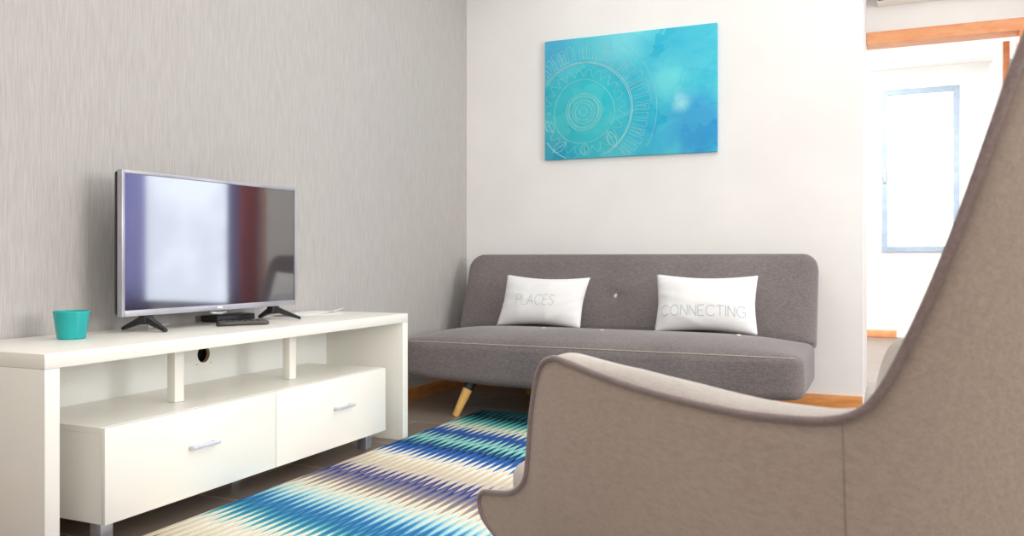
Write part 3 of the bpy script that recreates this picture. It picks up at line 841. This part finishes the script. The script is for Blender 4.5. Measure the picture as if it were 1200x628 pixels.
for i, s in enumerate(ST):
    Rm = Vector(s[:3]); Bt = Vector(s[3:6]); a = math.radians(s[6]); n = Vector((math.cos(a), math.sin(a), 0))
    tg = (rimP[min(i + 1, NS - 1)] - rimP[max(i - 1, 0)]).normalized()
    wv = n.cross(tg)
    if wv.length < 1e-6: wv = Vector((0, 0, 1))
    wv.normalize()
    if wv.dot(Rm - Bt) < 0: wv = -wv
    ca = min(s[6], 540 - s[6]); z_ = Rm.z
    ta = 180 + (ca - 180) * .3
    if z_ > .93 and ca > 240: ta = ta + (ca - ta) * min(1, max(0, (z_ - .93) / .11)) ** 1.5
    if s[6] > 270: ta = 540 - ta
    ar = math.radians(ta); n2_ = Vector((math.cos(ar), math.sin(ar), 0))
    wv = n2_.cross(tg).normalized()
    if wv.dot(Rm - Bt) < 0: wv = -wv
    nn = (tg.cross(wv)).normalized()
    if nn.dot(n2_) < 0: nn = -nn
    hgt = Rm.z
    frac = min(1, max(0, (Rm - Bt).length / .3))
    backness = min(1, max(0, (s[6] - 180 if s[6] <= 270 else 360 - s[6]) / 60.0))
    bul = .022 * frac + .030 * backness
    row = []
    for j in range(NV):
        v = j / (NV - 1)
        p = Bt.lerp(Rm, v) + n * bul * math.sin(PI * v) * (.6 + .4 * (1 - v))
        row.append(p)
    th = .038 + .010 * frac + .015 * backness
    crown = (.013 * frac + .004) * (1 - .55 * backness) * min(1, max(.12, (.36 - Rm.y) / .28)) * min(1, max(.45, 1 + (Rm.y + .02) * 2.2))
    piping_pts.append(Rm + nn * .001)
    M1 = 9
    for k in range(1, M1):
        q = k / M1
        row.append(Rm - nn * th * q + wv * crown * math.sin(PI * q) ** .7 * (1.0))
    for j in range(NV - 1, 2, -1):
        v = j / (NV - 1)
        thk = th * (1 + .25 * math.sin(PI * v) * backness)
        p = Bt.lerp(Rm, v) - nn * thk if False else Bt.lerp(Rm, v) - n2_ * thk * (1 if v < .95 else 1)
        if v > .8:      # blend so that it meets the rim
            q = (v - .8) / .2
            p = p.lerp(Rm - nn * th, q)
        row.append(p)
    grid_pts.append(row)
bm = bmesh.new(); V = grid(bm, grid_pts)
for f in bm.faces: pass
# close the two front ends
for row in (V[0], V[-1]):
    try: bm.faces.new(row)
    except Exception: pass
sh = obj('shell', bm, [M['chair'], M['chairin']], ac, smooth=True)
# inner side of the shell and arm top: paler cloth, the light on them put into the colour
ncol = len(grid_pts[0]) - 1
for idx, p in enumerate(sh.data.polygons):
    if idx < (NS - 1) * ncol and (idx % ncol) >= NV - 1: p.material_index = 1
bm = bmesh.new(); tube(bm, piping_pts, .0042, 10)
obj('piping', bm, M['piping'], ac, smooth=True, label='darker corded piping along the whole edge')
# seams between side and back
for sgn in (1, -1):
    i0 = 17 * 4 + 2
    row = grid_pts[i0]; s = ST[i0]; a = math.radians(s[6]); n = Vector((math.cos(a), math.sin(a), 0))
    pts = [p + n * .0003 + Vector((0, -.028 * (1 - j_ / (NV - 3)), 0)) for j_, p in enumerate(row[2:NV])]
    if sgn < 0: pts = [Vector((-p.x, p.y, p.z)) for p in pts]
    bm = bmesh.new(); tube(bm, pts, .0005, 6); obj('seam', bm, M['piping'], ac, smooth=True)
# seat base
bm = bmesh.new()
prof = [(-.33, .262), (-.33, .33), (-.30, .36), (.40, .365), (.50, .366), (.522, .352), (.512, .330), (.47, .305), (.40, .270), (.37, .258), (0, .250), (-.28, .252)]
xs = [-.318, -.31, -.29, 0, .37, .39, .398]
ins = [.012, .004, 0, 0, 0, .004, .012]
rows = []
for x, d in zip(xs, ins):
    r = []
    for (y, z) in prof:
        cy, cz2 = .09, .31
        r.append(bm.verts.new((x, y - math.copysign(d, y - cy), z - math.copysign(d, z - cz2) * .8)))
    rows.append(r)
np_ = len(prof)
for a, c in zip(rows, rows[1:]):
    for k in range(np_): bm.faces.new((a[k], a[(k + 1) % np_], c[(k + 1) % np_], c[k]))
bm.faces.new(rows[0][::-1]); bm.faces.new(rows[-1])
autosmooth(obj('seat_base', bm, M['chair'], ac), 60)
bm = superbox(-.288, .365, -.26, .525, .355, .425, .045, crown=.035, nx=30, ny=30, nz=6)
obj('seat_cushion', bm, M['chairin'], ac, smooth=True, label='lighter seat cushion')
for (fx, fy, tx, ty) in ((-.265, .33, -.215, .27), (.265, .33, .215, .27), (-.255, -.33, -.20, -.24), (.255, -.33, .20, -.24)):
    p, q = Vector((fx, fy, 0)), Vector((tx, ty, .256)); d = q - p
    bm = bmesh.new(); tube(bm, [p + d * t for t in (0, .04, 1)], [.011, .013, .020], 20)
    autosmooth(obj('leg', bm, M['wood'], ac, label='tapered beech leg'), 50)

# ------------------------------------------------------------------ lights
def area(name, loc, target, sx, sy, power, col=(1, 1, 1)):
    l = bpy.data.lights.new(name, 'AREA'); l.shape = 'RECTANGLE'; l.size = sx; l.size_y = sy; l.energy = power; l.color = col
    o = bpy.data.objects.new(name, l); link(o); o.location = loc
    o.rotation_euler = (Vector(target) - Vector(loc)).to_track_quat('-Z', 'Y').to_euler()
    return o
area('ceiling_fill', (.2, 2.3, 2.55), (.2, 2.3, 0), 4.2, 4.2, 62, (1, .985, .96))  # added fill, soft ambient for the closed room; no fixture here
area('right_window_light', (3.4, 1.9, 1.5), (-2, 2.2, .8), 1.8, 1.5, 104, (1, .99, .97))
area('near_fill', (.8, -2.0, 1.7), (-.6, 4.5, 1.5), 3.0, 1.4, 46, (1, .98, .95))  # added fill to brighten the sofa wall; no window on this side
area('far_room_light', (.3, 7.3, 2.5), (.2, 7.4, 0), 1.4, 2.6, 92, (1, 1, 1))
w_ = bpy.data.worlds.new('world'); S.world = w_; w_.use_nodes = True
bg = w_.node_tree.nodes['Background']; bg.inputs[0].default_value = (.9, .95, 1, 1); bg.inputs[1].default_value = 1.0

# ------------------------------------------------------------------ camera
cam = bpy.data.cameras.new('camera'); co = bpy.data.objects.new('camera', cam); link(co)
co.location = (0, 0, .76); co.rotation_euler = (PI / 2, 0, math.radians(23.962))
cam.sensor_width = 36; cam.lens = 990 / 1200 * 36; cam.shift_y = -10.5 / 1200
cam.clip_start = .05; cam.dof.use_dof = True; cam.dof.focus_distance = 3.2; cam.dof.aperture_fstop = 11
S.camera = co
S.view_settings.view_transform = 'Standard'; S.view_settings.look = 'None'; S.view_settings.exposure = 0.0
